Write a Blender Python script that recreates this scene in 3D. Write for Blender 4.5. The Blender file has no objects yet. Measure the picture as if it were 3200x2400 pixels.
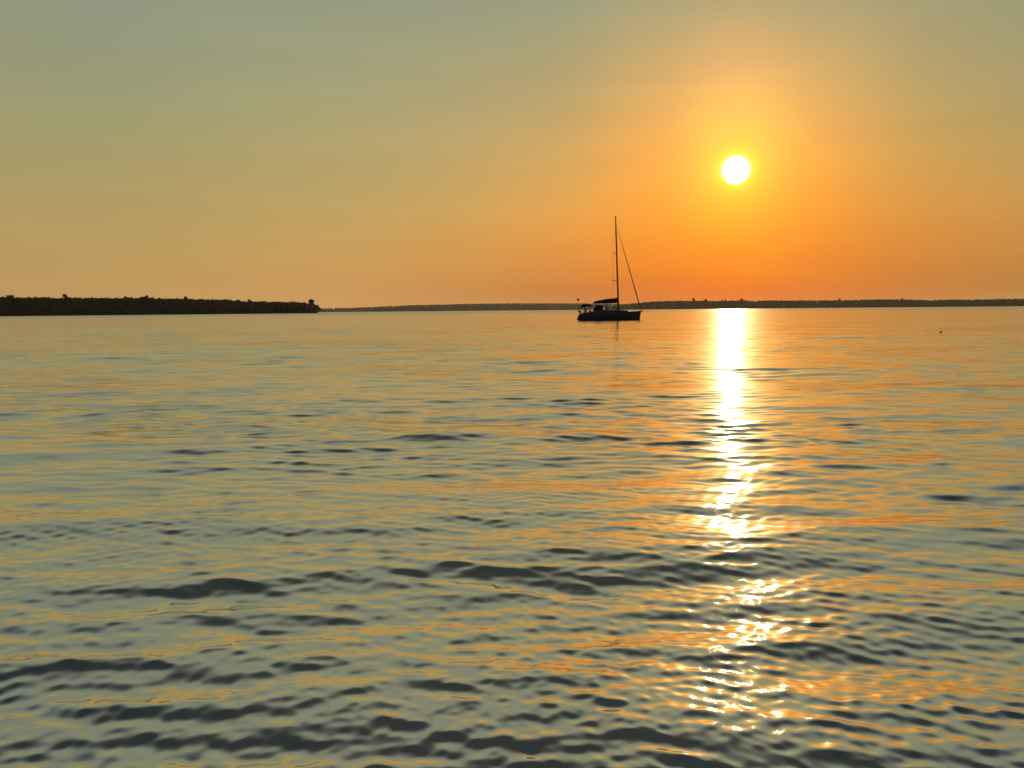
import bpy, bmesh, math, random
import numpy as np
from mathutils import Vector, Matrix, Euler

R = math.radians
SC = bpy.context.scene
COL = SC.collection

# ------------------------------------------------------------------ camera
F_PX, CX, CY = 2403.0, 1600.0, 1200.0          # focal length and centre on the 3200 x 2400 frame
CAM_H = 1.9
cam_d = bpy.data.cameras.new('camera')
cam = bpy.data.objects.new('camera', cam_d)
COL.objects.link(cam)
cam_d.sensor_width = 36.0
cam_d.lens = 36.0 * F_PX / 3200.0
cam_d.clip_start = 0.05
cam_d.clip_end = 60000.0
PITCH, ROLL = 5.48, -0.504
cam_rot = Matrix.Rotation(R(90 - PITCH), 3, 'X') @ Matrix.Rotation(R(ROLL), 3, 'Z')
cam.matrix_world = Matrix.Translation((0, 0, CAM_H)) @ cam_rot.to_4x4()
SC.camera = cam


def ray(px, py):
    d = cam_rot @ Vector(((px - CX) / F_PX, (CY - py) / F_PX, -1.0))
    return d.normalized()


SUN_DIR = ray(2300, 531)
SUN_EL = math.asin(SUN_DIR.z)
SUN_AZ = math.atan2(SUN_DIR.x, SUN_DIR.y)      # clockwise from +Y

# ------------------------------------------------------------------ render settings
SC.render.engine = 'CYCLES'
SC.view_settings.view_transform = 'Standard'
SC.view_settings.look = 'None'
SC.view_settings.gamma = 1.0
SC.view_settings.use_curve_mapping = False
SC.view_settings.exposure = 0.0
SC.cycles.use_denoising = True
SC.cycles.max_bounces = 6
SC.cycles.volume_bounces = 1
SC.cycles.sample_clamp_direct = 25.0
SC.cycles.sample_clamp_indirect = 6.0
SC.cycles.caustics_reflective = False
SC.cycles.caustics_refractive = False


# ------------------------------------------------------------------ node helper
class Nodes:
    def __init__(self, tree):
        self.t = tree
        tree.nodes.clear()

    def new(self, kind, **props):
        n = self.t.nodes.new(kind)
        for k, v in props.items():
            setattr(n, k, v)
        return n

    def link(self, a, b):
        self.t.links.new(a, b)

    def put(self, sock, v):
        if isinstance(v, bpy.types.NodeSocket):
            self.link(v, sock)
        elif v is not None:
            sock.default_value = v

    def math(self, op, a, b=None, c=None, clamp=False):
        n = self.new('ShaderNodeMath', operation=op, use_clamp=clamp)
        self.put(n.inputs[0], a)
        self.put(n.inputs[1], b)
        self.put(n.inputs[2], c)
        return n.outputs[0]

    def vmath(self, op, a, b=None, scale=None):
        n = self.new('ShaderNodeVectorMath', operation=op)
        self.put(n.inputs[0], a)
        self.put(n.inputs[1], b)
        if scale is not None:
            self.put(n.inputs['Scale'], scale)
        return n.outputs['Value'] if op in ('DOT_PRODUCT', 'LENGTH') else n.outputs['Vector']

    def ramp(self, fac, stops, mode='B_SPLINE'):
        n = self.new('ShaderNodeValToRGB')
        cr = n.color_ramp
        cr.interpolation = mode
        while len(cr.elements) > 1:
            cr.elements.remove(cr.elements[-1])
        for i, (p, c) in enumerate(stops):
            e = cr.elements[0] if i == 0 else cr.elements.new(p)
            e.position = p
            e.color = (c[0], c[1], c[2], 1.0)
        self.link(fac, n.inputs[0])
        return n.outputs[0]

    def smooth(self, v, lo, hi, o0=0.0, o1=1.0):
        n = self.new('ShaderNodeMapRange', interpolation_type='SMOOTHSTEP')
        self.put(n.inputs[0], v)
        for i, q in enumerate((lo, hi, o0, o1)):
            n.inputs[1 + i].default_value = q
        return n.outputs[0]

    def mix(self, fac, a, b, mode='MIX'):
        n = self.new('ShaderNodeMix', data_type='RGBA', blend_type=mode)
        self.put(n.inputs[0], fac)
        self.put(n.inputs[6], a)
        self.put(n.inputs[7], b)
        return n.outputs[2]


def lin(c):
    return tuple(((v / 255) / 12.92 if v / 255 <= 0.04045 else ((v / 255 + 0.055) / 1.055) ** 2.4) for v in c)


# ------------------------------------------------------------------ sky (sunset air) + Nishita overhead
world = bpy.data.worlds.new('World')
SC.world = world
world.use_nodes = True
N = Nodes(world.node_tree)
dirv = N.vmath('NORMALIZE', N.new('ShaderNodeTexCoord').outputs['Generated'])
sep = N.new('ShaderNodeSeparateXYZ')
N.link(dirv, sep.inputs[0])
DEG = 180 / math.pi
el = N.math('MULTIPLY', N.math('ARCSINE', sep.outputs[2]), DEG)
# the elevation wanders a little with direction, so the bands of colour are not ruled lines
nz = N.new('ShaderNodeTexNoise')
nz.inputs['Scale'].default_value = 2.2
nz.inputs['Detail'].default_value = 3.0
N.link(N.vmath('MULTIPLY', dirv, (1.0, 1.0, 5.0)), nz.inputs['Vector'])
el_w = N.math('ADD', el, N.math('MULTIPLY', N.math('SUBTRACT', nz.outputs[0], 0.5), 2.2))
ca, sa = math.cos(SUN_AZ), math.sin(SUN_AZ)
fx = N.math('SUBTRACT', N.math('MULTIPLY', sep.outputs[0], ca), N.math('MULTIPLY', sep.outputs[1], sa))
fy = N.math('ADD', N.math('MULTIPLY', sep.outputs[0], sa), N.math('MULTIPLY', sep.outputs[1], ca))
az = N.math('MULTIPLY', N.math('ARCTAN2', fx, fy), DEG)
EL_MAX = 50.0
elf = N.math('DIVIDE', el_w, EL_MAX, clamp=True)
# sky colour against elevation, at several bearings from the sun (degrees, plus = right of it)
SKY = [
    (-150, 50, [(0, (104, 98, 92)), (10, (100, 98, 98)), (21, (92, 98, 104)), (50, (40, 48, 54))]),
    (-75, 30, [(0, (186, 146, 96)), (4, (178, 150, 98)), (8, (166, 150, 104)), (12, (156, 150, 112)), (21, (134, 146, 132)), (28, (126, 138, 130)), (35, (96, 108, 110)), (42, (66, 77, 84)), (50, (40, 48, 54))]),
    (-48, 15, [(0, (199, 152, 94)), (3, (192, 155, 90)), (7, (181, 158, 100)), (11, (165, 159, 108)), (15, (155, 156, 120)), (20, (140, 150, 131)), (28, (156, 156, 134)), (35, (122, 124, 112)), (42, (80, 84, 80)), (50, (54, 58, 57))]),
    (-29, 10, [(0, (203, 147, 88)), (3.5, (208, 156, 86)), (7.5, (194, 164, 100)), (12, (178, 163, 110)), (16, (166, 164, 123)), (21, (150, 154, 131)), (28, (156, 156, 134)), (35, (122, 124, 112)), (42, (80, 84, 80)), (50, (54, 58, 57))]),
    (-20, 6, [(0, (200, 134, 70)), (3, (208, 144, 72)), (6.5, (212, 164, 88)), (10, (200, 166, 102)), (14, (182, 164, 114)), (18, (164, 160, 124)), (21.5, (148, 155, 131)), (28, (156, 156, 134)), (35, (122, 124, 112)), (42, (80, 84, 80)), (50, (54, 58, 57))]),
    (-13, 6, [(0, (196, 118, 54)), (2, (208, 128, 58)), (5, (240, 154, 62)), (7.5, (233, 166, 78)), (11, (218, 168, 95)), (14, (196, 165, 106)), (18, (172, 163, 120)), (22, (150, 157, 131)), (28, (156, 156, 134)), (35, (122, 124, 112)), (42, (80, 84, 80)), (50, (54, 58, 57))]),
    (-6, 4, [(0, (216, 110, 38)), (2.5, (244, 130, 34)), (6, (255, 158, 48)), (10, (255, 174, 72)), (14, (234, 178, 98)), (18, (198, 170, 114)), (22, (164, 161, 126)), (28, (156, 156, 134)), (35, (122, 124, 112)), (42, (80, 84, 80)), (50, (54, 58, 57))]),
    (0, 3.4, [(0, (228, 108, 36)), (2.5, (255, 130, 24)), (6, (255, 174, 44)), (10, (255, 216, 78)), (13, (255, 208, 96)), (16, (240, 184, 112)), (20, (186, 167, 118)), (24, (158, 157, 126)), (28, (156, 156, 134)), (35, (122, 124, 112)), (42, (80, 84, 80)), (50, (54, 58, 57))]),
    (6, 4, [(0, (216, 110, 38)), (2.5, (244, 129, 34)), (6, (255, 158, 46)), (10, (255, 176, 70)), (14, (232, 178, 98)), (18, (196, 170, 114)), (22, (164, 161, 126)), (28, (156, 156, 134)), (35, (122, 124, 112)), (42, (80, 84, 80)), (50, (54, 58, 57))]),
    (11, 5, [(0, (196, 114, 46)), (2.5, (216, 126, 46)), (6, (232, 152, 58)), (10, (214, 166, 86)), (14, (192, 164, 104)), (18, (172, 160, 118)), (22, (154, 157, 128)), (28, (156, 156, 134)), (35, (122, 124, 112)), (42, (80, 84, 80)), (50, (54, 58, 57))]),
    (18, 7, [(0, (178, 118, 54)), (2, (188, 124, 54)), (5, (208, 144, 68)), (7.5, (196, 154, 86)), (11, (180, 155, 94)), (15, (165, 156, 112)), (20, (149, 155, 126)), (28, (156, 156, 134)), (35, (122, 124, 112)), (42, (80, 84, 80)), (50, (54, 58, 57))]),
    (150, 50, [(0, (104, 98, 92)), (10, (100, 98, 98)), (21, (92, 98, 104)), (50, (40, 48, 54))]),
    (50, 26, [(0, (184, 142, 88)), (4, (178, 146, 92)), (8, (166, 150, 104)), (14, (150, 150, 118)), (21, (134, 146, 130)), (28, (126, 138, 130)), (35, (96, 108, 110)), (42, (66, 77, 84)), (50, (40, 48, 54))]),
]
acc, wsum = None, None
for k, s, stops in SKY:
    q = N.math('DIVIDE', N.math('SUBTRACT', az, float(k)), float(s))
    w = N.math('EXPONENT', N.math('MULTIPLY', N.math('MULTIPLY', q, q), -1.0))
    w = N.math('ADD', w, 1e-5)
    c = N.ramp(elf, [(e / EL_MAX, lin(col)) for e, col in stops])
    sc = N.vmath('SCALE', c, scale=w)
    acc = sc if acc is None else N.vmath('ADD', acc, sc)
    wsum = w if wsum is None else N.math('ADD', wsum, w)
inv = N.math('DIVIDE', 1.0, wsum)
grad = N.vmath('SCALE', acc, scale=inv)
# bright air round the sun, and the sun's own glare
ang = N.math('MULTIPLY', N.math('ARCCOSINE', N.math('MINIMUM', N.vmath('DOT_PRODUCT', dirv, tuple(SUN_DIR)), 0.9999999)), DEG)


def gauss(width, colour):
    q = N.math('DIVIDE', ang, width)
    g = N.math('EXPONENT', N.math('MULTIPLY', N.math('MULTIPLY', q, q), -1.0))
    return N.vmath('SCALE', colour, scale=g)


for width, colour in ((5.5, (0.3, 0.06, 0.0)), (2.4, (0.7, 0.12, 0.0)), (0.95, (2.4, 0.9, 0.05))):
    grad = N.vmath('ADD', grad, gauss(width, colour))
disc = N.smooth(ang, 0.72, 1.04, 1.0, 0.0)
grad = N.vmath('ADD', grad, N.vmath('SCALE', (5.0, 4.4, 3.2), scale=disc))
nc = N.new('ShaderNodeTexNoise')                   # faint high cirrus and haze streaks
nc.inputs['Scale'].default_value = 3.0
nc.inputs['Detail'].default_value = 6.0
nc.inputs['Distortion'].default_value = 0.6
N.link(N.vmath('MULTIPLY', dirv, (1.0, 1.0, 9.0)), nc.inputs['Vector'])
grad = N.vmath('SCALE', grad, scale=N.smooth(nc.outputs[0], 0.35, 0.75, 0.99, 1.03))
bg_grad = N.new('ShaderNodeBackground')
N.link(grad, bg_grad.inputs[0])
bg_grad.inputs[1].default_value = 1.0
sky = N.new('ShaderNodeTexSky', sky_type='NISHITA')
sky.sun_disc = False
sky.sun_elevation = SUN_EL
sky.sun_rotation = SUN_AZ
sky.air_density = 1.2
sky.dust_density = 2.0
bg_sky = N.new('ShaderNodeBackground')
N.link(sky.outputs[0], bg_sky.inputs[0])
bg_sky.inputs[1].default_value = 0.05
mixs = N.new('ShaderNodeMixShader')
N.link(N.smooth(el, 55.0, 85.0), mixs.inputs[0])
N.link(bg_grad.outputs[0], mixs.inputs[1])
N.link(bg_sky.outputs[0], mixs.inputs[2])
N.link(mixs.outputs[0], N.new('ShaderNodeOutputWorld').inputs[0])
world.cycles.sampling_method = 'MANUAL'
world.cycles.sample_map_resolution = 2048

# ------------------------------------------------------------------ sun
sun_d = bpy.data.lights.new('sun', 'SUN')
sun_d.energy = 2.0
sun_d.angle = R(0.53)
sun_d.color = (1.0, 0.72, 0.36)
sun = bpy.data.objects.new('sun', sun_d)
COL.objects.link(sun)
sun.rotation_euler = SUN_DIR.to_track_quat('Z', 'Y').to_euler()


# ------------------------------------------------------------------ object helpers
def tag(o, label=None, cat=None, group=None, kind=None):
    if label:
        o['label'] = label
    if cat:
        o['category'] = cat
    if group:
        o['group'] = group
    if kind:
        o['kind'] = kind
    return o


def empty(name, loc, rz=0.0):
    o = bpy.data.objects.new(name, None)
    COL.objects.link(o)
    o.location = loc
    o.rotation_euler = (0, 0, rz)
    o.empty_display_size = 0.3
    return o


def mesh_np(name, verts, faces, mat, parent=None, smooth=True):
    """verts (n,3) array, faces list of equal-length arrays or one (m,k) array"""
    me = bpy.data.meshes.new(name)
    faces = np.asarray(faces, np.int32)
    k = faces.shape[1]
    me.vertices.add(len(verts))
    me.vertices.foreach_set('co', np.asarray(verts, np.float32).ravel())
    me.loops.add(faces.size)
    me.loops.foreach_set('vertex_index', faces.ravel())
    me.polygons.add(len(faces))
    me.polygons.foreach_set('loop_start', np.arange(0, faces.size, k, dtype=np.int32))
    me.polygons.foreach_set('loop_total', np.full(len(faces), k, np.int32))
    me.update(calc_edges=True)
    me.polygons.foreach_set('use_smooth', np.full(len(faces), smooth))
    me.materials.append(mat)
    o = bpy.data.objects.new(name, me)
    COL.objects.link(o)
    if parent:
        o.parent = parent
    return o


class MB:
    """collects shapes, then links them as one mesh object"""

    def __init__(self):
        self.bm = bmesh.new()

    def poly(self, pts):
        vs = [self.bm.verts.new(p) for p in pts]
        return self.bm.faces.new(vs)

    def box(self, lo, hi, bevel=0.0):
        r = bmesh.ops.create_cube(self.bm, size=1.0)
        for v in r['verts']:
            v.co = Vector([lo[i] + (v.co[i] + 0.5) * (hi[i] - lo[i]) for i in range(3)])
        if bevel:
            es = list({e for v in r['verts'] for e in v.link_edges})
            bmesh.ops.bevel(self.bm, geom=es, offset=bevel, segments=2, affect='EDGES', profile=0.6)
        return self

    def tube(self, pts, rad, seg=8):
        pts = [Vector(p) for p in pts]
        if not hasattr(rad, '__len__'):
            rad = [rad] * len(pts)
        rings = []
        for i, p in enumerate(pts):
            t = (pts[min(i + 1, len(pts) - 1)] - pts[max(i - 1, 0)]).normalized()
            up = Vector((0, 1, 0)) if abs(t.y) < 0.9 else Vector((1, 0, 0))
            a = t.cross(up).normalized()
            b = t.cross(a).normalized()
            rings.append([self.bm.verts.new(p + rad[i] * (math.cos(2 * math.pi * k / seg) * a + math.sin(2 * math.pi * k / seg) * b)) for k in range(seg)])
        for i in range(len(rings) - 1):
            for k in range(seg):
                self.bm.faces.new((rings[i][k], rings[i][(k + 1) % seg], rings[i + 1][(k + 1) % seg], rings[i + 1][k]))
        self.bm.faces.new(rings[0])
        self.bm.faces.new(rings[-1])
        return self

    def loft(self, rings, closed=True, cap=True):
        vr = [[self.bm.verts.new(p) for p in r] for r in rings]
        n = len(vr[0])
        for i in range(len(vr) - 1):
            for k in range(n if closed else n - 1):
                self.bm.faces.new((vr[i][k], vr[i][(k + 1) % n], vr[i + 1][(k + 1) % n], vr[i + 1][k]))
        if cap:
            self.bm.faces.new(vr[0])
            self.bm.faces.new(vr[-1])
        return self

    def ball(self, c, r, sub=2, rot=None):
        q = bmesh.ops.create_icosphere(self.bm, subdivisions=sub, radius=1.0)
        m = Matrix.Diagonal(Vector(r if hasattr(r, '__len__') else (r, r, r)))
        for v in q['verts']:
            p = m @ v.co
            if rot is not None:
                p = rot @ p
            v.co = p + Vector(c)
        return self

    def prism(self, pts_xz, y0, y1):
        a = [self.bm.verts.new((x, y0, z)) for x, z in pts_xz]
        b = [self.bm.verts.new((x, y1, z)) for x, z in pts_xz]
        n = len(a)
        self.bm.faces.new(a)
        self.bm.faces.new(b[::-1])
        for i in range(n):
            self.bm.faces.new((a[i], b[i], b[(i + 1) % n], a[(i + 1) % n]))
        return self

    def build(self, name, mat, parent=None, smooth=False):
        bmesh.ops.recalc_face_normals(self.bm, faces=self.bm.faces)
        me = bpy.data.meshes.new(name)
        self.bm.to_mesh(me)
        self.bm.free()
        for p in me.polygons:
            p.use_smooth = smooth
        me.materials.append(mat)
        o = bpy.data.objects.new(name, me)
        COL.objects.link(o)
        if parent:
            o.parent = parent
        return o


# ------------------------------------------------------------------ materials
def material(name, base, rough=0.6, var=0.25, scale=6.0, metallic=0.0, bump=0.0, spec=0.5):
    m = bpy.data.materials.new(name)
    m.use_nodes = True
    n = Nodes(m.node_tree)
    tc = n.new('ShaderNodeTexCoord')
    nt = n.new('ShaderNodeTexNoise')
    nt.inputs['Scale'].default_value = scale
    nt.inputs['Detail'].default_value = 4.0
    n.link(tc.outputs['Object'], nt.inputs['Vector'])
    lo = [c * (1 - var) for c in base]
    hi = [min(1.0, c * (1 + var)) for c in base]
    c = n.ramp(nt.outputs[0], [(0.3, lo), (0.7, hi)], 'LINEAR')
    p = n.new('ShaderNodeBsdfPrincipled')
    n.link(c, p.inputs['Base Color'])
    p.inputs['Roughness'].default_value = rough
    p.inputs['Metallic'].default_value = metallic
    p.inputs['Specular IOR Level'].default_value = spec
    if bump:
        b = n.new('ShaderNodeBump')
        b.inputs['Strength'].default_value = bump
        b.inputs['Distance'].default_value = 0.02
        n.link(nt.outputs[0], b.inputs['Height'])
        n.link(b.outputs[0], p.inputs['Normal'])
    n.link(p.outputs[0], n.new('ShaderNodeOutputMaterial').inputs[0])
    return m


def water_material():
    m = bpy.data.materials.new('lake_water')
    m.use_nodes = True
    n = Nodes(m.node_tree)
    geo = n.new('ShaderNodeNewGeometry')
    at = n.new('ShaderNodeAttribute', attribute_name='fine_slope')
    # waves too small for the mesh: part as tilted normals, part as roughness stretched along the crests
    slopes = []
    for (sx, sy, w) in ((0.11, 0.24, 0.52), (0.6, 2.4, 0.42), (2.6, 7.0, 0.30)):
        t = n.new('ShaderNodeTexNoise')
        t.inputs['Scale'].default_value = 1.0
        t.inputs['Detail'].default_value = 2.0
        n.link(n.vmath('MULTIPLY', geo.outputs['Position'], (sx, sy, 0.0)), t.inputs['Vector'])
        s = n.vmath('SUBTRACT', t.outputs['Color'], (0.5, 0.5, 0.5))
        slopes.append(n.vmath('SCALE', s, scale=w * 5.0))
    s = n.vmath('ADD', n.vmath('ADD', slopes[0], slopes[1]), slopes[2])
    s = n.vmath('MULTIPLY', s, (0.22, 1.0, 0.0))
    s = n.vmath('SCALE', s, scale=at.outputs['Fac'])
    nrm = n.vmath('NORMALIZE', n.vmath('ADD', geo.outputs['Normal'], s))
    p = n.new('ShaderNodeBsdfPrincipled')
    p.inputs['Base Color'].default_value = (0.68, 0.68, 0.62, 1)
    n.link(n.math('SQRT', n.math('ADD', n.math('MULTIPLY', at.outputs['Fac'], 0.08), 0.0006)), p.inputs['Roughness'])
    p.inputs['Metallic'].default_value = 1.0        # more mirror-like than real water, set to lift its brightness
    p.inputs['Specular Tint'].default_value = (1, 1, 1, 1)
    p.inputs['Anisotropic'].default_value = 0.92
    p.inputs['Tangent'].default_value = (1, 0, 0)
    cx = n.new('ShaderNodeCombineXYZ')
    cx.inputs[1].default_value = 1.0
    n.link(cx.outputs[0], p.inputs['Tangent'])
    p.inputs['Coat Weight'].default_value = 0.05     # added rough sheen layer, veils the sun's path in gold
    p.inputs['Coat Roughness'].default_value = 0.33
    n.link(nrm, p.inputs['Normal'])
    n.link(p.outputs[0], n.new('ShaderNodeOutputMaterial').inputs[0])
    return m


def vinyl_material():
    m = bpy.data.materials.new('clear_vinyl')
    m.use_nodes = True
    n = Nodes(m.node_tree)
    t = n.new('ShaderNodeTexNoise')
    t.inputs['Scale'].default_value = 9.0
    c = n.ramp(t.outputs[0], [(0.3, (0.75, 0.75, 0.72)), (0.7, (0.9, 0.9, 0.86))], 'LINEAR')
    tr = n.new('ShaderNodeBsdfTranslucent')
    n.link(c, tr.inputs[0])
    gl = n.new('ShaderNodeBsdfGlossy')
    gl.inputs['Roughness'].default_value = 0.15
    mx = n.new('ShaderNodeMixShader')
    mx.inputs[0].default_value = 0.15
    n.link(tr.outputs[0], mx.inputs[1])
    n.link(gl.outputs[0], mx.inputs[2])
    n.link(mx.outputs[0], n.new('ShaderNodeOutputMaterial').inputs[0])
    return m


M = dict(
    water=water_material(),
    terrain=material('wooded_ground', (0.05, 0.05, 0.035), rough=0.95, scale=0.05, spec=0.1),
    rock=material('shore_rock', (0.07, 0.065, 0.055), rough=0.9, scale=0.2, spec=0.1),
    leaf=material('forest_leaf', (0.036, 0.036, 0.020), rough=0.9, var=0.12, scale=0.06, spec=0.1),
    bark=material('tree_bark', (0.06, 0.05, 0.04), rough=0.95, scale=0.8, spec=0.1),
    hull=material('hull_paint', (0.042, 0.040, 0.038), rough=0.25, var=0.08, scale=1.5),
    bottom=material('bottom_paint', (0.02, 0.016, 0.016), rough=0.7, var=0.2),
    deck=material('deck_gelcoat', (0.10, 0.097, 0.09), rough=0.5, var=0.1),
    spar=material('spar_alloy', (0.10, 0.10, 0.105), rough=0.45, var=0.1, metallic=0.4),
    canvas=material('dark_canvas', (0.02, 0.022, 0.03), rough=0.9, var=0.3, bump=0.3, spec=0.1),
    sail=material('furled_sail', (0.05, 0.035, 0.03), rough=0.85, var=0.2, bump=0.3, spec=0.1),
    steel=material('stainless_steel', (0.3, 0.3, 0.3), rough=0.3, var=0.1, metallic=1.0),
    dark=material('dark_plastic', (0.02, 0.015, 0.015), rough=0.6, var=0.2),
    window=material('smoked_window', (0.01, 0.011, 0.012), rough=0.1, var=0.2),
    flag=material('flag_cloth', (0.16, 0.07, 0.03), rough=0.9, var=0.3, spec=0.1),
    skin=material('skin', (0.32, 0.19, 0.13), rough=0.6, var=0.1),
    hair=material('hair', (0.03, 0.02, 0.015), rough=0.7, var=0.3),
    cloth_dark=material('dark_jacket', (0.02, 0.022, 0.03), rough=0.9, var=0.3, spec=0.1),
    cloth_grey=material('grey_jacket', (0.03, 0.03, 0.032), rough=0.9, var=0.3, spec=0.1),
    feather=material('feathers', (0.03, 0.022, 0.016), rough=0.8, var=0.4, scale=20.0, spec=0.2),
    bill=material('bill', (0.25, 0.14, 0.03), rough=0.5, var=0.1),
    vinyl=vinyl_material(),
)

# ------------------------------------------------------------------ water
rng = np.random.default_rng(23)


def build_water():
    inner = np.radians(np.arange(-46.0, 46.001, 0.056))
    outer = np.radians(np.array([-88, -80, -72, -66, -61, -57, -54, -51.5, -49.5, -48, -47]))
    th = np.concatenate([outer, inner, -outer[::-1]])
    rs = [1.1]
    while rs[-1] < 110:
        rs.append(rs[-1] + max(0.0085, 0.0034 * rs[-1]))
    k = 0.0034
    while rs[-1] < 14000:
        k = min(k * 1.05, 0.10)
        rs.append(rs[-1] * (1 + k))
    rs = np.array(rs)
    nr, nt = len(rs), len(th)
    cell = np.maximum(np.gradient(rs), rs * np.radians(0.056))
    X = (rs[:, None] * np.sin(th)[None, :]).astype(np.float32)
    Y = (rs[:, None] * np.cos(th)[None, :]).astype(np.float32)
    DX, DY, Z = np.zeros_like(X), np.zeros_like(X), np.zeros_like(X)
    # (count, wavelengths, mean travel direction from -Y, spread, rms slope, patchiness)
    bands = [
        (10, 2.0, 4.5, 3, 9, 0.030, 0.6),
        (20, 0.85, 2.0, -3, 12, 0.044, 0.6),
        (34, 0.36, 0.85, 3, 13, 0.066, 0.45),
        (50, 0.16, 0.36, 0, 18, 0.082, 0.40),
        (44, 0.09, 0.16, 0, 34, 0.068, 0.5),
        (36, 0.05, 0.09, 0, 46, 0.040, 0.5),
    ]
    # waves steepen as the bottom rises to the shore, the long ones most
    near = 1 / (1 + (rs / 5.0) ** 2)
    shoal = [0.85 + 0.9 * near, 0.82 + 0.9 * near, 0.92 + 0.35 * near, 0.92 + 0.08 * near, 0.85 + 0.25 * near, 0.78 + 0.5 * near]
    missing = np.zeros(nr)
    env_phase = rng.uniform(0, 6.28, 20)

    def envelope(i, x, y):
        a = np.sin(0.9 * x + 0.35 * y + env_phase[i]) + np.sin(-0.35 * x + 1.25 * y + env_phase[i + 4]) + np.sin(0.16 * x + 0.42 * y + env_phase[i + 8])
        return a / 2.1

    for bi, (cnt, l0, l1, mean, spread, rms, patch) in enumerate(bands):
        lam = np.exp(rng.uniform(np.log(l0), np.log(l1), cnt))
        di = np.radians(mean + rng.normal(0, spread, cnt))
        ph = rng.uniform(0, 6.28, cnt)
        slope = rms * math.sqrt(2.0 / cnt)
        miss = np.zeros(nr)
        for L, a, p in zip(lam, di, ph):
            att = np.clip((L / cell - 2.6) / 3.4, 0, 1)
            att = att * att * (3 - 2 * att)
            miss += (slope ** 2 / 2) * (1 - att ** 2)
            n = int(np.searchsorted(-att, 0.0))     # rows where it still counts
            if n < 2:
                continue
            kk = 2 * math.pi / L
            kx, ky = -kk * math.sin(a), -kk * math.cos(a)
            A = slope / kk
            x, y = X[:n], Y[:n]
            arg = kx * x + ky * y + np.float32(p)
            w = (A * (att * shoal[bi])[:n, None]).astype(np.float32)
            if patch:
                w = w * (1.0 + patch * envelope(bi, x, y)).clip(0.1, 2.2).astype(np.float32)
            s, c = np.sin(arg), np.cos(arg)
            Z[:n] += w * c
            DX[:n] -= w * s * np.float32(kx / kk) * 0.5
            DY[:n] -= w * s * np.float32(ky / kk) * 0.5
        missing += miss
    DY -= 0.25 * Z                                   # crests lean towards the shore they run to
    V = np.stack([X + DX, Y + DY, Z], -1).reshape(-1, 3)
    i = np.arange(nr - 1)[:, None] * nt + np.arange(nt - 1)[None, :]
    Fq = np.stack([i, i + 1, i + nt + 1, i + nt], -1).reshape(-1, 4)
    o = mesh_np('water', V, Fq[:, ::-1], M['water'])
    at = o.data.attributes.new('fine_slope', 'FLOAT', 'POINT')
    ruffle = 1.0 + 1.6 * np.clip((rs - 320.0) / 300.0, 0, 1)      # a breeze out by the far shore
    at.data.foreach_set('value', np.repeat((np.sqrt(missing) * ruffle).astype(np.float32), nt))
    tag(o, kind='structure')
    return o


build_water()

# ------------------------------------------------------------------ shores
def shore_point(px, py, dist):
    d = ray(px, py)
    h = math.hypot(d.x, d.y)
    return Vector((d.x / h * dist, d.y / h * dist, CAM_H + d.z / h * dist))


ICO_V, ICO_F = None, None


def _ico():
    global ICO_V, ICO_F
    b = bmesh.new()
    bmesh.ops.create_icosphere(b, subdivisions=1, radius=1.0)
    ICO_V = np.array([v.co[:] for v in b.verts])
    ICO_F = np.array([[v.index for v in f.verts] for f in b.faces])
    b.free()


_ico()


def crowns(centres, radii, g, leaf_n=22, leaf_s=0.35):
    """irregular cores with leaf clumps round them; returns verts, triangles"""
    VV, FF, off = [], [], 0
    for c, r in zip(centres, radii):
        v = ICO_V * (0.72 + 0.5 * g.random((len(ICO_V), 1)))
        v = v * r + c
        VV.append(v)
        FF.append(ICO_F + off)
        off += len(v)
        d = g.normal(0, 1, (leaf_n, 3))
        d /= np.linalg.norm(d, axis=1)[:, None]
        p = c + d * r * (0.75 + 0.4 * g.random((leaf_n, 1)))
        t = p[:, None, :] + g.normal(0, 1, (leaf_n, 3, 3)) * (leaf_s * np.mean(r))
        VV.append(t.reshape(-1, 3))
        FF.append(np.arange(leaf_n * 3).reshape(-1, 3) + off)
        off += leaf_n * 3
    return np.concatenate(VV), np.concatenate(FF)


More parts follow.
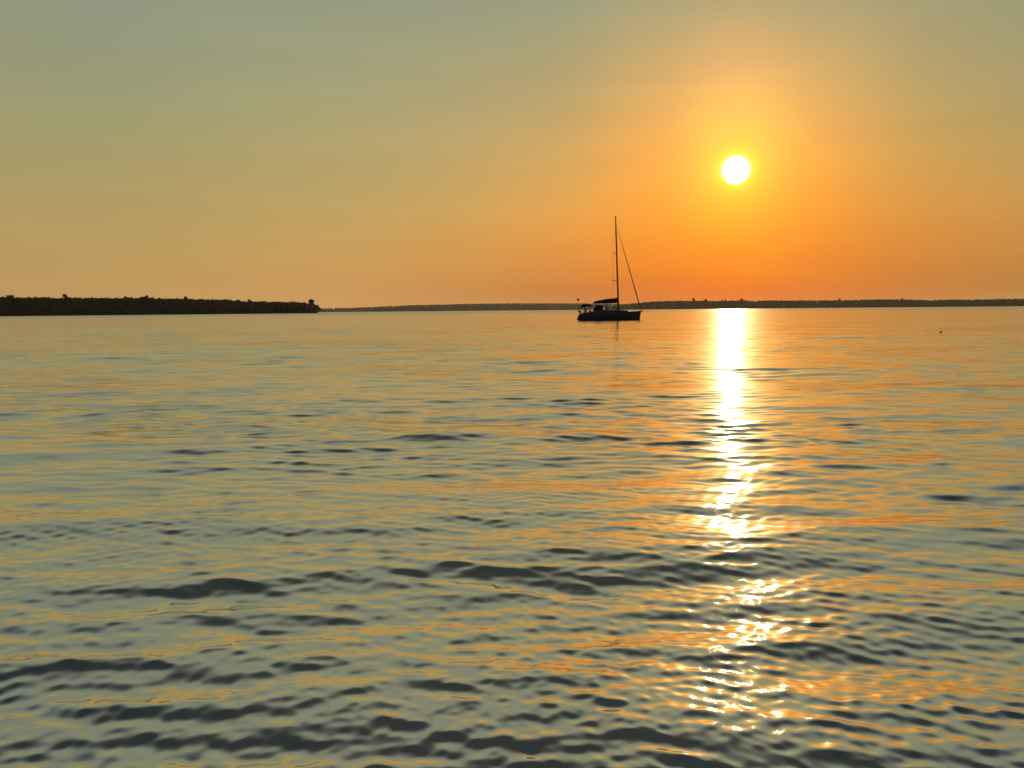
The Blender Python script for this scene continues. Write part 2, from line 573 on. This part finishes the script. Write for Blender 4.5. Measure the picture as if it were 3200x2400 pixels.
def shore(name, forest_name, profile, dist, depth, tree_h, spacing, seed, rows, taper_right=None, front=None):
    """profile: (px, waterline y, treetop y) traced points; gives a hill and its woods"""
    g = np.random.default_rng(seed)
    pr = np.array(profile, float)
    step = spacing / dist * F_PX * 0.8
    xs = np.arange(pr[0, 0], pr[-1, 0], step)
    base_y = np.interp(xs, pr[:, 0], pr[:, 1])
    top_y = np.interp(xs, pr[:, 0], pr[:, 2])
    pts, hs, dirs = [], [], []
    for x, by, ty in zip(xs, base_y, top_y):
        p = shore_point(x, ty, dist)
        pts.append((p.x, p.y))
        hs.append(p.z)
        dirs.append((p.x / dist, p.y / dist))
    pts, hs, dirs = np.array(pts), np.array(hs), np.array(dirs)
    th = np.minimum(tree_h, hs * 0.6)
    # hill: cross-sections running inland
    us = np.array([-0.02, 0.0, 0.02, 0.06, 0.14, 0.3, 0.55, 0.8, 1.0, 1.15])
    fs = np.array([-0.08, 0.03, 0.16, 0.45, 0.8, 0.97, 1.0, 0.8, 0.3, -0.1])
    V = []
    for (p, h, d, t) in zip(pts, hs, dirs, th):
        for u, f in zip(us, fs):
            j = g.normal(0, 0.012) if 0 < u < 1 else 0
            V.append((p[0] + d[0] * depth * (u + j), p[1] + d[1] * depth * (u + j), (h - t * 0.85) * f - (1.5 if f < 0 else 0)))
    nu = len(us)
    i = np.arange(len(xs) - 1)[:, None] * nu + np.arange(nu - 1)[None, :]
    Fq = np.stack([i, i + nu, i + nu + 1, i + 1], -1).reshape(-1, 4)
    hill = mesh_np(name, np.array(V), Fq, M['terrain'])
    tag(hill, kind='structure')
    # woods
    C, Rr = [], []
    for r in range(rows):
        u = 0.015 + 0.50 * (r / max(1, rows - 1)) ** 1.3
        f = np.interp(u, us, fs)
        last = r >= rows - 3
        for q in range(len(xs)):
            jx = g.uniform(-0.5, 0.5) * spacing
            ju = u + g.normal(0, 0.012)
            h, t, d = hs[q], th[q], dirs[q]
            gz = (h - t * 0.85) * np.interp(ju, us, fs)
            tt = t * g.uniform(0.7, 1.02)
            if last:
                tt = t * g.uniform(0.82, 1.03)
            cr = tt * g.uniform(0.34, 0.46)
            c = (pts[q, 0] + d[0] * depth * ju + d[1] * jx, pts[q, 1] + d[1] * depth * ju - d[0] * jx, gz + tt - cr * 0.9 - 0.12 * t)
            C.append(c)
            Rr.append((cr * g.uniform(0.9, 1.35), cr * g.uniform(0.9, 1.35), cr))
            C.append((c[0] + g.normal(0, 0.4) * cr, c[1] + g.normal(0, 0.4) * cr, c[2] - cr * 0.8))
            Rr.append((cr * 1.2, cr * 1.2, cr * 0.9))
    v, f = crowns(np.array(C), np.array(Rr), g, leaf_n=20, leaf_s=0.2)
    wood = mesh_np(forest_name, v, f, M['leaf'], smooth=False)
    tag(wood, kind='stuff')
    return hill, wood


def wl(x):
    return 983.5 - 0.0088 * x


HEAD = [(-900, 917), (-300, 920), (0, 923), (47, 925), (120, 924), (190, 927), (230, 925), (270, 928), (290, 925), (330, 927), (372, 928), (410, 926), (428, 930), (445, 924), (470, 925), (482, 930),
        (500, 929), (560, 929), (610, 931), (650, 932), (710, 932), (735, 937), (757, 938), (790, 938), (850, 940), (920, 941), (955, 944), (978, 945), (985, 951), (992, 957), (998, 965), (1003, 976)]
shore('headland', 'headland_forest', [(x, 0, y) for x, y in HEAD], 1200.0, 260.0, 11.0, 6.0, 3, 9)
FAR = [(940, 966), (1000, 963), (1100, 961), (1200, 956), (1280, 952), (1400, 949.5), (1460, 947.5), (1600, 946), (1800, 946), (1900, 947.5), (1960, 949), (2040, 951), (2150, 955), (2300, 960)]
shore('distant_hills', 'distant_forest', [(x, 0, y) for x, y in FAR], 5600.0, 700.0, 12.0, 18.0, 4, 6)
RIGHT = [(1880, 965), (1910, 959), (1945, 951.5), (1975, 947), (2000, 944.5), (2030, 941), (2060, 939), (2130, 938), (2160, 938), (2200, 937), (2230, 939), (2270, 938), (2320, 936), (2360, 939), (2400, 937), (2500, 937), (2600, 937),
         (2690, 935), (2735, 934), (2800, 934), (2870, 935), (2900, 937), (2950, 935), (3060, 934), (3200, 932), (3500, 930), (4200, 928)]
shore('opposite_shore', 'opposite_forest', [(x, 0, y) for x, y in RIGHT], 3500.0, 500.0, 12.0, 13.0, 5, 7)


def standout_tree(name, px, py, dist, inland, height, width, label, cat, group, seed, flat=False):
    g = np.random.default_rng(seed)
    top = shore_point(px, py, dist + inland)
    root = empty(name, (top.x, top.y, top.z - height))
    tag(root, label, cat, group)
    mb = MB()
    rng_ = random.Random(seed)
    lean = rng_.uniform(-0.04, 0.04)
    mb.tube([(0, 0, -2.0), (lean * height * 0.4, 0, height * 0.4), (lean * height, 0, height * 0.85)], [height * 0.03, height * 0.022, height * 0.008], 7)
    for k in range(7):
        z = height * rng_.uniform(0.45, 0.8)
        a = rng_.uniform(0, 6.28)
        l = width * rng_.uniform(0.25, 0.42)
        mb.tube([(lean * z, 0, z), (lean * z + math.cos(a) * l, math.sin(a) * l, z + height * 0.1)], [height * 0.01, height * 0.004], 5)
    mb.build('trunk', M['bark'], root)
    C, Rr = [], []
    for k in range(26):
        zf = g.uniform(0.66, 0.95) if flat else g.uniform(0.25, 0.95)
        prof = 1.0 if flat else math.sqrt(max(0.05, 1 - ((zf - 0.55) / 0.46) ** 2))
        a = g.uniform(0, 6.28)
        rr = width * 0.5 * prof * math.sqrt(g.uniform(0, 1)) * 0.72
        C.append((lean * zf * height + rr * math.cos(a), rr * math.sin(a), zf * height - width * 0.05))
        s = width * g.uniform(0.10, 0.17)
        Rr.append((s * 1.2, s * 1.2, s * 0.9))
    v, f = crowns(np.array(C), np.array(Rr), g, leaf_n=30, leaf_s=0.4)
    mesh_np('crown', v, f, M['leaf'], root, smooth=False)
    return root


G1 = 'trees rising above the headland woods'
G2 = 'trees rising above the opposite shore'
T1 = [
    (33, 916.5, 15, 12, 'broad clump-like tree above the headland skyline nearest the left end', False),
    (203, 916.5, 16, 8, 'round-topped tree, tallest bump on the left half of the headland', False),
    (392, 920.0, 14, 5, 'thin spiky tree above the headland just left of a wide low clump', False),
    (457, 922.5, 14, 13, 'wide low-domed tree clump on the headland right of the thin spiky tree', False),
    (580, 925.5, 14, 10, 'tree with a ragged crown near the middle of the headland skyline', False),
    (745, 931.5, 13, 7, 'left of two neighbouring rounded trees on the headland right half', False),
    (777, 932.5, 12, 6, 'right of two neighbouring rounded trees on the headland right half', False),
    (973, 933.5, 15, 9, 'lone flat-topped tree on the bluff at the right tip of the headland', True),
]
for i, (px, py, h, w, lab, fl) in enumerate(T1):
    standout_tree('tree', px, py + 2.0, 1200.0, 16.0 if fl else 45.0, h, w, lab, 'tree', G1, 40 + i, fl)
T2 = [
    (2168, 931.0, 22, 15, 'tallest tree on the far shore, between the boat bow and the sun path'),
    (2205, 934.5, 17, 17, 'broad low tree on the far shore right of the tallest one'),
    (2257, 934.0, 15, 8, 'small slim tree, left of a close pair left of the sun path'),
    (2267, 933.0, 16, 9, 'small slim tree, right of a close pair left of the sun path'),
    (2318, 932.5, 18, 18, 'wide tree on the far shore straight above the sun glitter'),
    (2624, 930.5, 19, 11, 'pointed tree on the far shore right of the sun path'),
    (2820, 929.5, 18, 10, 'pointed tree rising from the far shore near the right end of the frame'),
]
for i, (px, py, h, w, lab) in enumerate(T2):
    standout_tree('tree', px, py + 1.0, 3500.0, 140.0, h, w, lab, 'tree', G2, 60 + i)

# ------------------------------------------------------------------ sailing boat
S = 17.7                                            # pixels of the frame per metre at the boat
BOAT_D = F_PX / S
bp = shore_point(1903, 1000, BOAT_D / math.cos(math.atan((1903 - CX) / F_PX)))
boat = empty('sailboat', (bp.x, bp.y, 0.0), -math.atan2(bp.x, bp.y) - R(5))
tag(boat, 'dark sailing yacht with bare mast, furled sails and canvas over its cockpit', 'sailboat')


def bx(px):
    return (px - 1903.0) / S


def bz(py):
    return (1000.0 - py) / S


def build_boat():
    # stations: x at waterline, x at deck, half beam at waterline, at deck, deck height, depth below
    st = [(-5.00, -5.08, 0.95, 1.25, 1.16, 0.02), (-4.2, -4.2, 1.25, 1.52, 1.16, 0.18), (-3.0, -3.0, 1.48, 1.72, 1.18, 0.32), (-1.5, -1.5, 1.60, 1.82, 1.22, 0.42), (0.0, 0.0, 1.56, 1.80, 1.28, 0.46),
          (1.5, 1.5, 1.35, 1.62, 1.35, 0.44), (3.0, 3.02, 0.95, 1.25, 1.42, 0.36), (4.2, 4.26, 0.50, 0.78, 1.48, 0.24), (5.0, 5.12, 0.17, 0.36, 1.52, 0.12), (5.36, 5.58, 0.02, 0.04, 1.55, 0.05)]
    rings = []
    for (xw, xd, hw, hd, zd, dp) in st:
        ring = []
        for k in range(7):                          # from the waterline up to the deck
            t = k / 6
            x = xw + (xd - xw) * t
            if xw == -5.00:                         # sloping transom with a swim step
                x = (-5.50, -5.52, -5.44, -5.36, -5.28, -5.18, -5.08)[k]
            ring.append((x, hw + (hd - hw) * math.sin(t * math.pi / 2), 0.10 + (zd - 0.10) * t))
        rings.append(ring)
    full = [[(x, -y, z) for x, y, z in reversed(r)] + [(x, y, z) for x, y, z in r] for r in rings]
    mb = MB()
    mb.loft(full, closed=False, cap=False)
    mb.poly(full[0])
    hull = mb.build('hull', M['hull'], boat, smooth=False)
    # underwater body and boot stripe
    low = []
    for (xw, xd, hw, hd, zd, dp), r in zip(st, rings):
        x0 = r[0][0]
        xs_ = x0 if xw > -5 else -4.9
        low.append([(x0, -hw, 0.10), (x0 if xw > -5 else -5.2, -hw * 0.97, 0.02), (xs_, -hw * 0.6, -dp * 0.8), (xs_, 0, -dp), (xs_, hw * 0.6, -dp * 0.8), (x0 if xw > -5 else -5.2, hw * 0.97, 0.02), (x0, hw, 0.10)])
    MB().loft(low, closed=False, cap=False).build('bottom', M['bottom'], hull, smooth=True)
    # deck with an open cockpit well
    mb = MB()
    xs = [(-5.08, 1.25, 1.16)] + [(s[1], s[3], s[4]) for s in st[1:]]
    xs = sorted(xs + [(-4.75, 1.37, 1.16), (-3.15, 1.70, 1.178)])
    for a, b in zip(xs[:-1], xs[1:]):
        inside = a[0] >= -4.76 and b[0] <= -2.99 and not (a[0] >= -3.16)
        wa, wb = min(0.85, a[1] * 0.9), min(0.85, b[1] * 0.9)
        for s in (-1, 1):
            mb.poly([(a[0], s * a[1], a[2]), (b[0], s * b[1], b[2]), (b[0], s * wb, b[2]), (a[0], s * wa, a[2])])
        if not inside:
            mb.poly([(a[0], -wa, a[2]), (b[0], -wb, b[2]), (b[0], wb, b[2]), (a[0], wa, a[2])])
    mb.build('deck', M['deck'], boat)
    mb = MB()
    x0, x1, w = -4.75, -3.15, 0.85
    zt, zf = 1.165, 0.45
    mb.poly([(x0, -w, zf), (x1, -w, zf), (x1, w, zf), (x0, w, zf)])
    for a, b in (((x0, -w), (x1, -w)), ((x1, -w), (x1, w)), ((x1, w), (x0, w)), ((x0, w), (x0, -w))):
        mb.poly([(a[0], a[1], zf), (b[0], b[1], zf), (b[0], b[1], zt), (a[0], a[1], zt)])
    for s in (-1, 1):
        mb.box((x0 + 0.02, min(s * 0.42, s * 0.84), zf + 0.004), (x1 - 0.02, max(s * 0.42, s * 0.84), 0.88), 0.02)
    mb.build('cockpit', M['deck'], boat)
    for s in (-1, 1):
        y0, y1 = sorted((s * 0.88, s * 1.14))
        MB().loft([[(-4.85, y0, 1.162), (-4.85, y1, 1.162), (-4.85, y1, 1.24), (-4.85, y0, 1.26)], [(-4.0, y0, 1.17), (-4.0, y1, 1.17), (-4.0, y1, 1.33), (-4.0, y0, 1.36)],
                   [(-2.9, y0, 1.18), (-2.9, y1 + s * 0.05, 1.18), (-2.9, y1, 1.52), (-2.9, y0, 1.56)], [(-2.62, y0, 1.19), (-2.62, y1 + s * 0.05, 1.19), (-2.62, y1, 1.58), (-2.62, y0, 1.62)]]).build('coaming', M['deck'], boat)
    # cabin trunk
    prof = [(-2.6, 1.12, 1.66), (-1.6, 1.16, 1.76), (-0.2, 1.16, 1.87), (1.6, 1.05, 1.86), (2.4, 0.86, 1.79), (3.35, 0.58, 1.70), (3.56, 0.50, 1.47)]
    rr = []
    for x, w, z in prof:
        zd = np.interp(x, [q[1] for q in st], [q[4] for q in st]) - 0.02
        rr.append([(x, -w, zd), (x, -w * 0.97, zd + (z - zd) * 0.45), (x, -w * 0.88, z - 0.07), (x, -w * 0.45, z), (x, w * 0.45, z), (x, w * 0.88, z - 0.07), (x, w * 0.97, zd + (z - zd) * 0.45), (x, w, zd)])
    cabin = MB().loft(rr).build('cabin', M['deck'], boat)
    for xa, xb in ((-1.5, -0.2), (0.3, 1.5)):
        for s in (-1, 1):
            wa = np.interp(xa, [p[0] for p in prof], [p[1] for p in prof])
            wb = np.interp(xb, [p[0] for p in prof], [p[1] for p in prof])
            MB().loft([[(xa, s * (wa * 0.985 + 0.02), 1.40), (xa, s * (wa * 0.985 - 0.02), 1.40), (xa + 0.1, s * (wa * 0.95 - 0.02), 1.60), (xa + 0.1, s * (wa * 0.95 + 0.02), 1.60)],
                       [(xb, s * (wb * 0.985 + 0.02), 1.46), (xb, s * (wb * 0.985 - 0.02), 1.46), (xb - 0.1, s * (wb * 0.95 - 0.02), 1.62), (xb - 0.1, s * (wb * 0.95 + 0.02), 1.62)]]).build('cabin_window', M['window'], cabin)
    # mast, raked aft
    def on_mast(z):
        t = (z - 1.8) / (17.9 - 1.8)
        return Vector((bx(1932.2) + (bx(1922.2) - bx(1932.2)) * t, 0, z))
    mb = MB()
    rr = []
    for z, a, b in ((1.78, 0.15, 0.10), (9.0, 0.135, 0.095), (14.5, 0.12, 0.085), (17.75, 0.085, 0.06)):
        c = on_mast(z)
        rr.append([(c.x + a * math.cos(k * math.pi / 5), b * math.sin(k * math.pi / 5), z) for k in range(10)])
    mast = mb.loft(rr).build('mast', M['spar'], boat, smooth=True)
    c = on_mast(17.75)
    mb = MB()
    mb.box((c.x - 0.16, -0.06, 17.74), (c.x + 0.14, 0.06, 17.86), 0.02)
    mb.tube([(c.x - 0.08, 0, 17.85), (c.x - 0.08, 0, 18.05)], 0.03, 6)
    mb.tube([(c.x + 0.08, 0.0, 17.85), (c.x + 0.22, 0.0, 17.98)], 0.012, 6)
    mb.build('masthead', M['dark'], mast)
    for z, l, aft in ((bz(794), 0.95, 0.66), (bz(879), 1.15, 0.86)):
        c = on_mast(z)
        for s in (-1, 1):
            MB().tube([(c.x - 0.1, s * 0.05, z), (c.x - aft, s * l, z + 0.06)], [0.045, 0.028], 7).build('spreader', M['spar'], mast)
    tip = on_mast(bz(708))
    for s in (-1, 1):
        c1, c2, c0 = on_mast(bz(794)), on_mast(bz(879)), on_mast(1.8)
        MB().tube([tuple(tip), (c1.x - 0.66, s * 0.95, bz(794) + 0.06), (c2.x - 0.86, s * 1.15, bz(879) + 0.06), (c0.x - 0.75, s * 1.62, 1.30)], 0.009, 5).build('shroud', M['steel'], boat)
    # forestay with the rolled-up headsail
    bow = Vector((bx(2001.0), 0, bz(969)))
    a = tip + Vector((0.10, 0, 0))
    pts = [a.lerp(bow, t) for t in (0, 0.06, 0.12, 0.35, 0.6, 0.8, 0.92, 0.97, 1.0)]
    stay = MB().tube([tuple(a), tuple(Vector((bx(2001.4), 0, 1.54)))], 0.012, 6).build('forestay', M['steel'], boat)
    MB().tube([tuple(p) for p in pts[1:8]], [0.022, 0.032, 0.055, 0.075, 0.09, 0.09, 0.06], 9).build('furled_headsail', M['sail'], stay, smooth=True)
    MB().tube([tuple(a.lerp(bow, 0.972)), tuple(a.lerp(bow, 0.985))], [0.10, 0.10], 10).build('furling_drum', M['dark'], stay)
    # boom under the sail cover
    mx = on_mast(3.1).x
    boom = MB().tube([(mx - 0.14, 0, 3.05), (bx(1856), 0, 3.02)], 0.085, 10).build('boom', M['spar'], boat, smooth=True)
    top = [(bx(1853.6), 3.10), (bx(1856), 3.26), (bx(1866), 3.44), (bx(1884), 3.60), (bx(1895), 3.74), (bx(1912), 3.80), (bx(1925), 3.86), (bx(1928.5), 4.02), (mx - 0.13, 4.05)]
    rr = []
    for x, z in top:
        zb = 2.98
        h = z - zb
        w = 0.05 + 0.20 * min(1, h / 0.8)
        rr.append([(x, w * math.sin(q) * (1.0 if math.cos(q) < 0 else (1 - 0.55 * math.cos(q))), zb + h * (0.5 + 0.5 * math.cos(q))) for q in [2 * math.pi * k / 12 for k in range(12)]])
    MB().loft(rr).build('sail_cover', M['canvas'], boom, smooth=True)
    # boom vang
    MB().tube([(bx(1906.5), 0, 2.98), (bx(1928.5), 0, 1.98)], [0.035, 0.045], 8).build('boom_vang', M['sail'], boat)
    # mainsheet tackle down to the cabin top
    mb = MB()
    mb.tube([(bx(1896), 0, 2.97), (bx(1896.2), 0, 2.5), (bx(1897), 0, 1.84)], [0.075, 0.085, 0.13], 8)
    mb.box((bx(1893.5), -0.12, 1.80), (bx(1900.5), 0.12, 1.90), 0.02)
    mb.build('mainsheet_tackle', M['dark'], boat)
    # sprayhood
    dod = empty('sprayhood', (0, 0, 0))
    dod.parent = boat
    prof = [(-2.72, -2.70, 1.02, 1.55), (-2.32, -2.28, 1.00, 2.66), (-1.7, -1.7, 1.0, 2.70), (-1.02, -0.95, 1.0, 2.60), (-0.62, -0.55, 0.95, 1.84)]
    outer = []
    for (xs_, xt, w, zt_) in prof[1:4]:
        r = []
        for k in range(11):
            q = math.pi * k / 10
            yy = -w * math.cos(q)
            r.append((xt, math.copysign(abs(yy) ** 0.8 * w ** 0.2, yy) if yy else 0.0, 1.72 + (zt_ - 1.72) * math.sin(q) ** 0.6))
        outer.append(r)
    mb = MB()
    mb.loft(outer, closed=False, cap=False)
    sh = mb.build('hood_canvas', M['canvas'], dod)
    sm = sh.modifiers.new('thick', 'SOLIDIFY')
    sm.thickness = 0.03
    for s in (-1, 1):                                # aft wings of the hood
        mb = MB()
        mb.prism([(-2.74, 1.58), (-2.28, 2.55), (-2.20, 2.55), (-2.2, 1.70)], s * 1.03 - 0.015, s * 1.03 + 0.015)
        mb.build('wing', M['canvas'], dod)
        MB().prism([(-2.02, 1.95), (-1.95, 2.28), (-1.72, 2.32), (-1.70, 2.0)], s * 1.015 - 0.012, s * 1.015 + 0.012).build('side_window', M['window'], dod)
        mb = MB()                                    # front corner pane, of clear vinyl
        mb.prism([(bx(1882), 1.84), (bx(1887.6), 2.40), (bx(1889.2), 2.10), (bx(1888.4), 1.86)], s * 0.96 - 0.01, s * 0.96 + 0.01)
        mb.build('clear_pane', M['vinyl'], dod)
    mb = MB()
    fr = [(-0.95, -0.9, 2.45), (-0.95, 0.9, 2.45), (-0.55, 0.92, 1.84), (-0.55, -0.92, 1.84)]
    for p, q in zip(fr, fr[1:] + fr[:1]):
        mb.tube([p, q], 0.035, 6)
    mb.build('front_frame', M['canvas'], dod)
    # cockpit sunshade on hoops
    bim = empty('bimini', (0, 0, 0))
    bim.parent = boat
    xs = [bx(1815), bx(1818), bx(1822.5), bx(1833), bx(1842), bx(1847), bx(1850.3)]
    zt_ = [2.34, 2.58, 2.80, 2.83, 2.84, 2.80, 2.42]
    zb = [2.26, 2.27, 2.30, 2.56, 2.42, 2.32, 2.31]
    mb = MB()
    rr = []
    for x, a, b in zip(xs, zt_, zb):
        r = []
        for k in range(9):
            q = -1 + 2 * k / 8
            r.append((x, 1.05 * q, a - 0.12 * abs(q) ** 3))
        r = [(x, -1.05, b)] + r + [(x, 1.05, b)]
        rr.append(r)
    mb.loft(rr, closed=False, cap=False)
    sh = mb.build('sunshade_canvas', M['canvas'], bim)
    sm = sh.modifiers.new('thick', 'SOLIDIFY')
    sm.thickness = 0.03
    for xx in (bx(1822.5), bx(1846)):
        mb = MB()
        mb.tube([(bx(1834), -1.12, 1.30), (xx, -1.03, 2.72), (xx, 1.03, 2.72), (bx(1834), 1.12, 1.30)], 0.013, 6)
        mb.build('hoop', M['steel'], bim)
    # pole with a cone-shaped aerial on the stern, and the ensign
    pole = MB().tube([(bx(1812.5), -0.9, 1.16), (bx(1808.8), -0.9, 3.44)], [0.025, 0.025], 7).build('stern_pole', M['spar'], boat)
    MB().loft([[(bx(1808.6) + r * math.cos(k * math.pi / 6), -0.9 + r * math.sin(k * math.pi / 6), z) for k in range(12)] for r, z in ((0.04, 3.40), (0.11, 3.46), (0.21, 3.60), (0.25, 3.72), (0.24, 3.78), (0.10, 3.81))]).build('aerial', M['dark'], pole, smooth=True)
    mb = MB()
    rr = []
    for k in range(9):
        t = k / 8
        x = bx(1808.8) + t * (bx(1819.5) - bx(1808.8))
        y = -0.72 + 0.06 * math.sin(7 * t)
        ztop = bz(965.5) - t * 0.48
        zbot = bz(975.5) - t * 0.10
        rr.append([(x, y - 0.008, ztop), (x, y + 0.008, ztop), (x, y + 0.008 + 0.03 * math.sin(5 * t), zbot), (x, y - 0.008 + 0.03 * math.sin(5 * t), zbot)])
    mb.loft(rr).tube([(bx(1810.5), -0.72, 1.16), (bx(1808.7), -0.72, bz(962))], 0.018, 6).build('ensign', M['flag'], boat)
    # pulpit and anchor at the bow, pushpit at the stern
    mb = MB()
    mb.tube([(4.3, -0.74, 1.49), (4.35, -0.72, 2.02), (5.45, -0.12, 2.12), (5.45, 0.12, 2.12), (4.35, 0.72, 2.02), (4.3, 0.74, 1.49)], 0.013, 6)
    for s in (-1, 1):
        mb.tube([(5.15, s * 0.3, 1.53), (5.35, s * 0.16, 2.10)], 0.013, 6)
    mb.build('pulpit', M['steel'], boat)
    mb = MB()
    mb.box((5.35, -0.07, 1.53), (5.80, 0.07, 1.60), 0.015)
    mb.tube([(5.3, 0, 1.64), (5.85, 0, 1.66)], 0.03, 6)
    mb.prism([(5.80, 1.68), (5.95, 1.66), (5.72, 1.30), (5.62, 1.36)], -0.06, 0.06)
    mb.build('anchor', M['steel'], boat)
    # rubber line of the gunwale
    for s in (-1, 1):
        mb = MB()
        mb.tube([(q[1], s * (q[3] + 0.005), q[4] + 0.015) for q in st], 0.03, 6)
        mb.build('gunwale', M['dark'], hull)


build_boat()


def seated_person(name, loc, rz, label, jacket, scale=1.0, lean=0.1, low=False):
    """one continuous skinned body sitting on its origin, facing +X"""
    V, E, Rr = [], [], []

    def add(p, r, parent=None):
        V.append(p)
        Rr.append(r)
        if parent is not None:
            E.append((parent, len(V) - 1))
        return len(V) - 1
    pel = add((0, 0, 0.10), (0.15, 0.11))
    wa = add((lean * 0.25, 0, 0.27), (0.15, 0.125), pel)
    ch = add((lean * 0.55, 0, 0.44), (0.165, 0.125), wa)
    sh = add((lean * 0.75, 0, 0.54), (0.12, 0.09), ch)
    nk = add((lean * 0.95, 0, 0.62), (0.052, 0.05), sh)
    hb = add((lean * 1.1 + 0.01, 0, 0.70), (0.074, 0.085), nk)
    add((lean * 1.15 + 0.015, 0, 0.80), (0.078, 0.088), hb)
    for s in (-1, 1):
        so = add((lean * 0.72, s * 0.18, 0.535), (0.062, 0.058), sh)
        elb = add((lean * 0.6 + 0.08, s * 0.25, 0.29), (0.045, 0.043), so)
        wr = add((lean * 0.6 + 0.30, s * 0.20, 0.20), (0.030, 0.028), elb)
        pa = add((lean * 0.6 + 0.37, s * 0.19, 0.185), (0.036, 0.018), wr)
        for k in range(4):
            add((lean * 0.6 + 0.45 - 0.01 * abs(k - 1.5), s * (0.16 + 0.02 * k), 0.165), (0.009, 0.009), pa)
        add((lean * 0.6 + 0.40, s * 0.145, 0.17), (0.010, 0.010), pa)
        hp = add((0.05, s * 0.10, 0.10), (0.09, 0.085), pel)
        kn = add((0.44, s * 0.13, 0.11), (0.062, 0.06), hp)
        an = add((0.46, s * 0.13, -0.30), (0.042, 0.04), kn)
        add((0.60, s * 0.14, -0.345), (0.036, 0.028), an)
    me = bpy.data.meshes.new(name)
    me.from_pydata([tuple(c * scale for c in v) for v in V], E, [])
    o = bpy.data.objects.new(name, me)
    COL.objects.link(o)
    o.location = loc
    o.rotation_euler = (0, 0, rz)
    sk = o.modifiers.new('skin', 'SKIN')
    sk.use_smooth_shade = True
    for d, r in zip(me.skin_vertices[0].data, Rr):
        d.radius = (r[0] * scale, r[1] * scale)
    me.skin_vertices[0].data[0].use_root = True
    sb = o.modifiers.new('sub', 'SUBSURF')
    sb.levels = sb.render_levels = 1
    me.materials.append(jacket)
    tag(o, label, 'person')
    hx = (lean * 1.15 + 0.005) * scale
    mb = MB()
    mb.ball((hx - 0.012 * scale, 0, 0.80 * scale), (0.095 * scale, 0.088 * scale, 0.10 * scale), 2)
    mb.build('hair', M['hair'], o, smooth=True)
    mb = MB()                                        # face: skin front with nose, brow and ears
    mb.ball((hx + 0.035 * scale, 0, 0.745 * scale), (0.062 * scale, 0.064 * scale, 0.085 * scale), 2)
    mb.ball((hx + 0.098 * scale, 0, 0.735 * scale), (0.018 * scale, 0.012 * scale, 0.020 * scale), 1)
    for s in (-1, 1):
        mb.ball((hx, s * 0.085 * scale, 0.745 * scale), (0.022 * scale, 0.010 * scale, 0.03 * scale), 1)
    mb.build('face', M['skin'], o, smooth=True)
    return o


bw = boat.matrix_basis
for nm, (lx, ly, lz), rz, lab, jk, scl, ln in (
    ('person', (bx(1832), -0.95, 1.26), math.pi * 0.72, 'person in dark clothing sitting taller under the cockpit sunshade near the stern', M['cloth_dark'], 1.08, 0.16),
    ('person', (bx(1845), -0.55, 1.06), math.pi * 0.5, 'person in dark clothing sitting lower in the cockpit, beside the sprayhood', M['cloth_grey'], 1.05, 0.03),
):
    p = bw @ Vector((lx, ly, lz))
    seated_person(nm, p, boat.rotation_euler.z + rz, lab, jk, scl, ln)

# ------------------------------------------------------------------ bird on the water
q = shore_point(2940, 1029.5, 64.0)
bird = empty('water_bird', (q.x, q.y, -0.02), R(40))
bird.scale = (0.8, 0.8, 0.8)
tag(bird, 'small dark bird floating on open water right of the sun path', 'bird')
mb = MB()
rr = []
for x, w, zc, h in ((-0.19, 0.012, 0.10, 0.012), (-0.13, 0.05, 0.075, 0.04), (-0.05, 0.085, 0.055, 0.075), (0.04, 0.085, 0.05, 0.08), (0.10, 0.055, 0.06, 0.06), (0.125, 0.038, 0.105, 0.045), (0.13, 0.030, 0.15, 0.035)):
    rr.append([(x + (0.25 * (zz := h * math.sin(2 * math.pi * k / 10)) if x > 0.11 else 0), w * math.cos(2 * math.pi * k / 10), zc + h * math.sin(2 * math.pi * k / 10)) for k in range(10)])
mb.loft(rr)
mb.ball((0.145, 0, 0.195), (0.055, 0.042, 0.045), 2)
mb.build('body', M['feather'], bird, smooth=True)
MB().loft([[(0.185, 0.018 * c, 0.190 + 0.014 * s) for c, s in ((1, 0), (0, 1), (-1, 0), (0, -1))], [(0.24, 0.012 * c, 0.180 + 0.005 * s) for c, s in ((1, 0), (0, 1), (-1, 0), (0, -1))]]).build('beak', M['bill'], bird)

# ------------------------------------------------------------------ haze
mb = MB()
mb.box((-9000, -80, -4.0), (9000, 8500, 100.0))
hm = bpy.data.materials.new('evening_haze')
hm.use_nodes = True
n = Nodes(hm.node_tree)
pv = n.new('ShaderNodeVolumePrincipled')
pv.inputs['Color'].default_value = (0.95, 0.90, 0.82, 1)
pv.inputs['Density'].default_value = 2.0e-5
pv.inputs['Anisotropy'].default_value = 0.4
n.link(pv.outputs[0], n.new('ShaderNodeOutputMaterial').inputs['Volume'])
haze = mb.build('haze', hm)
tag(haze, kind='stuff')
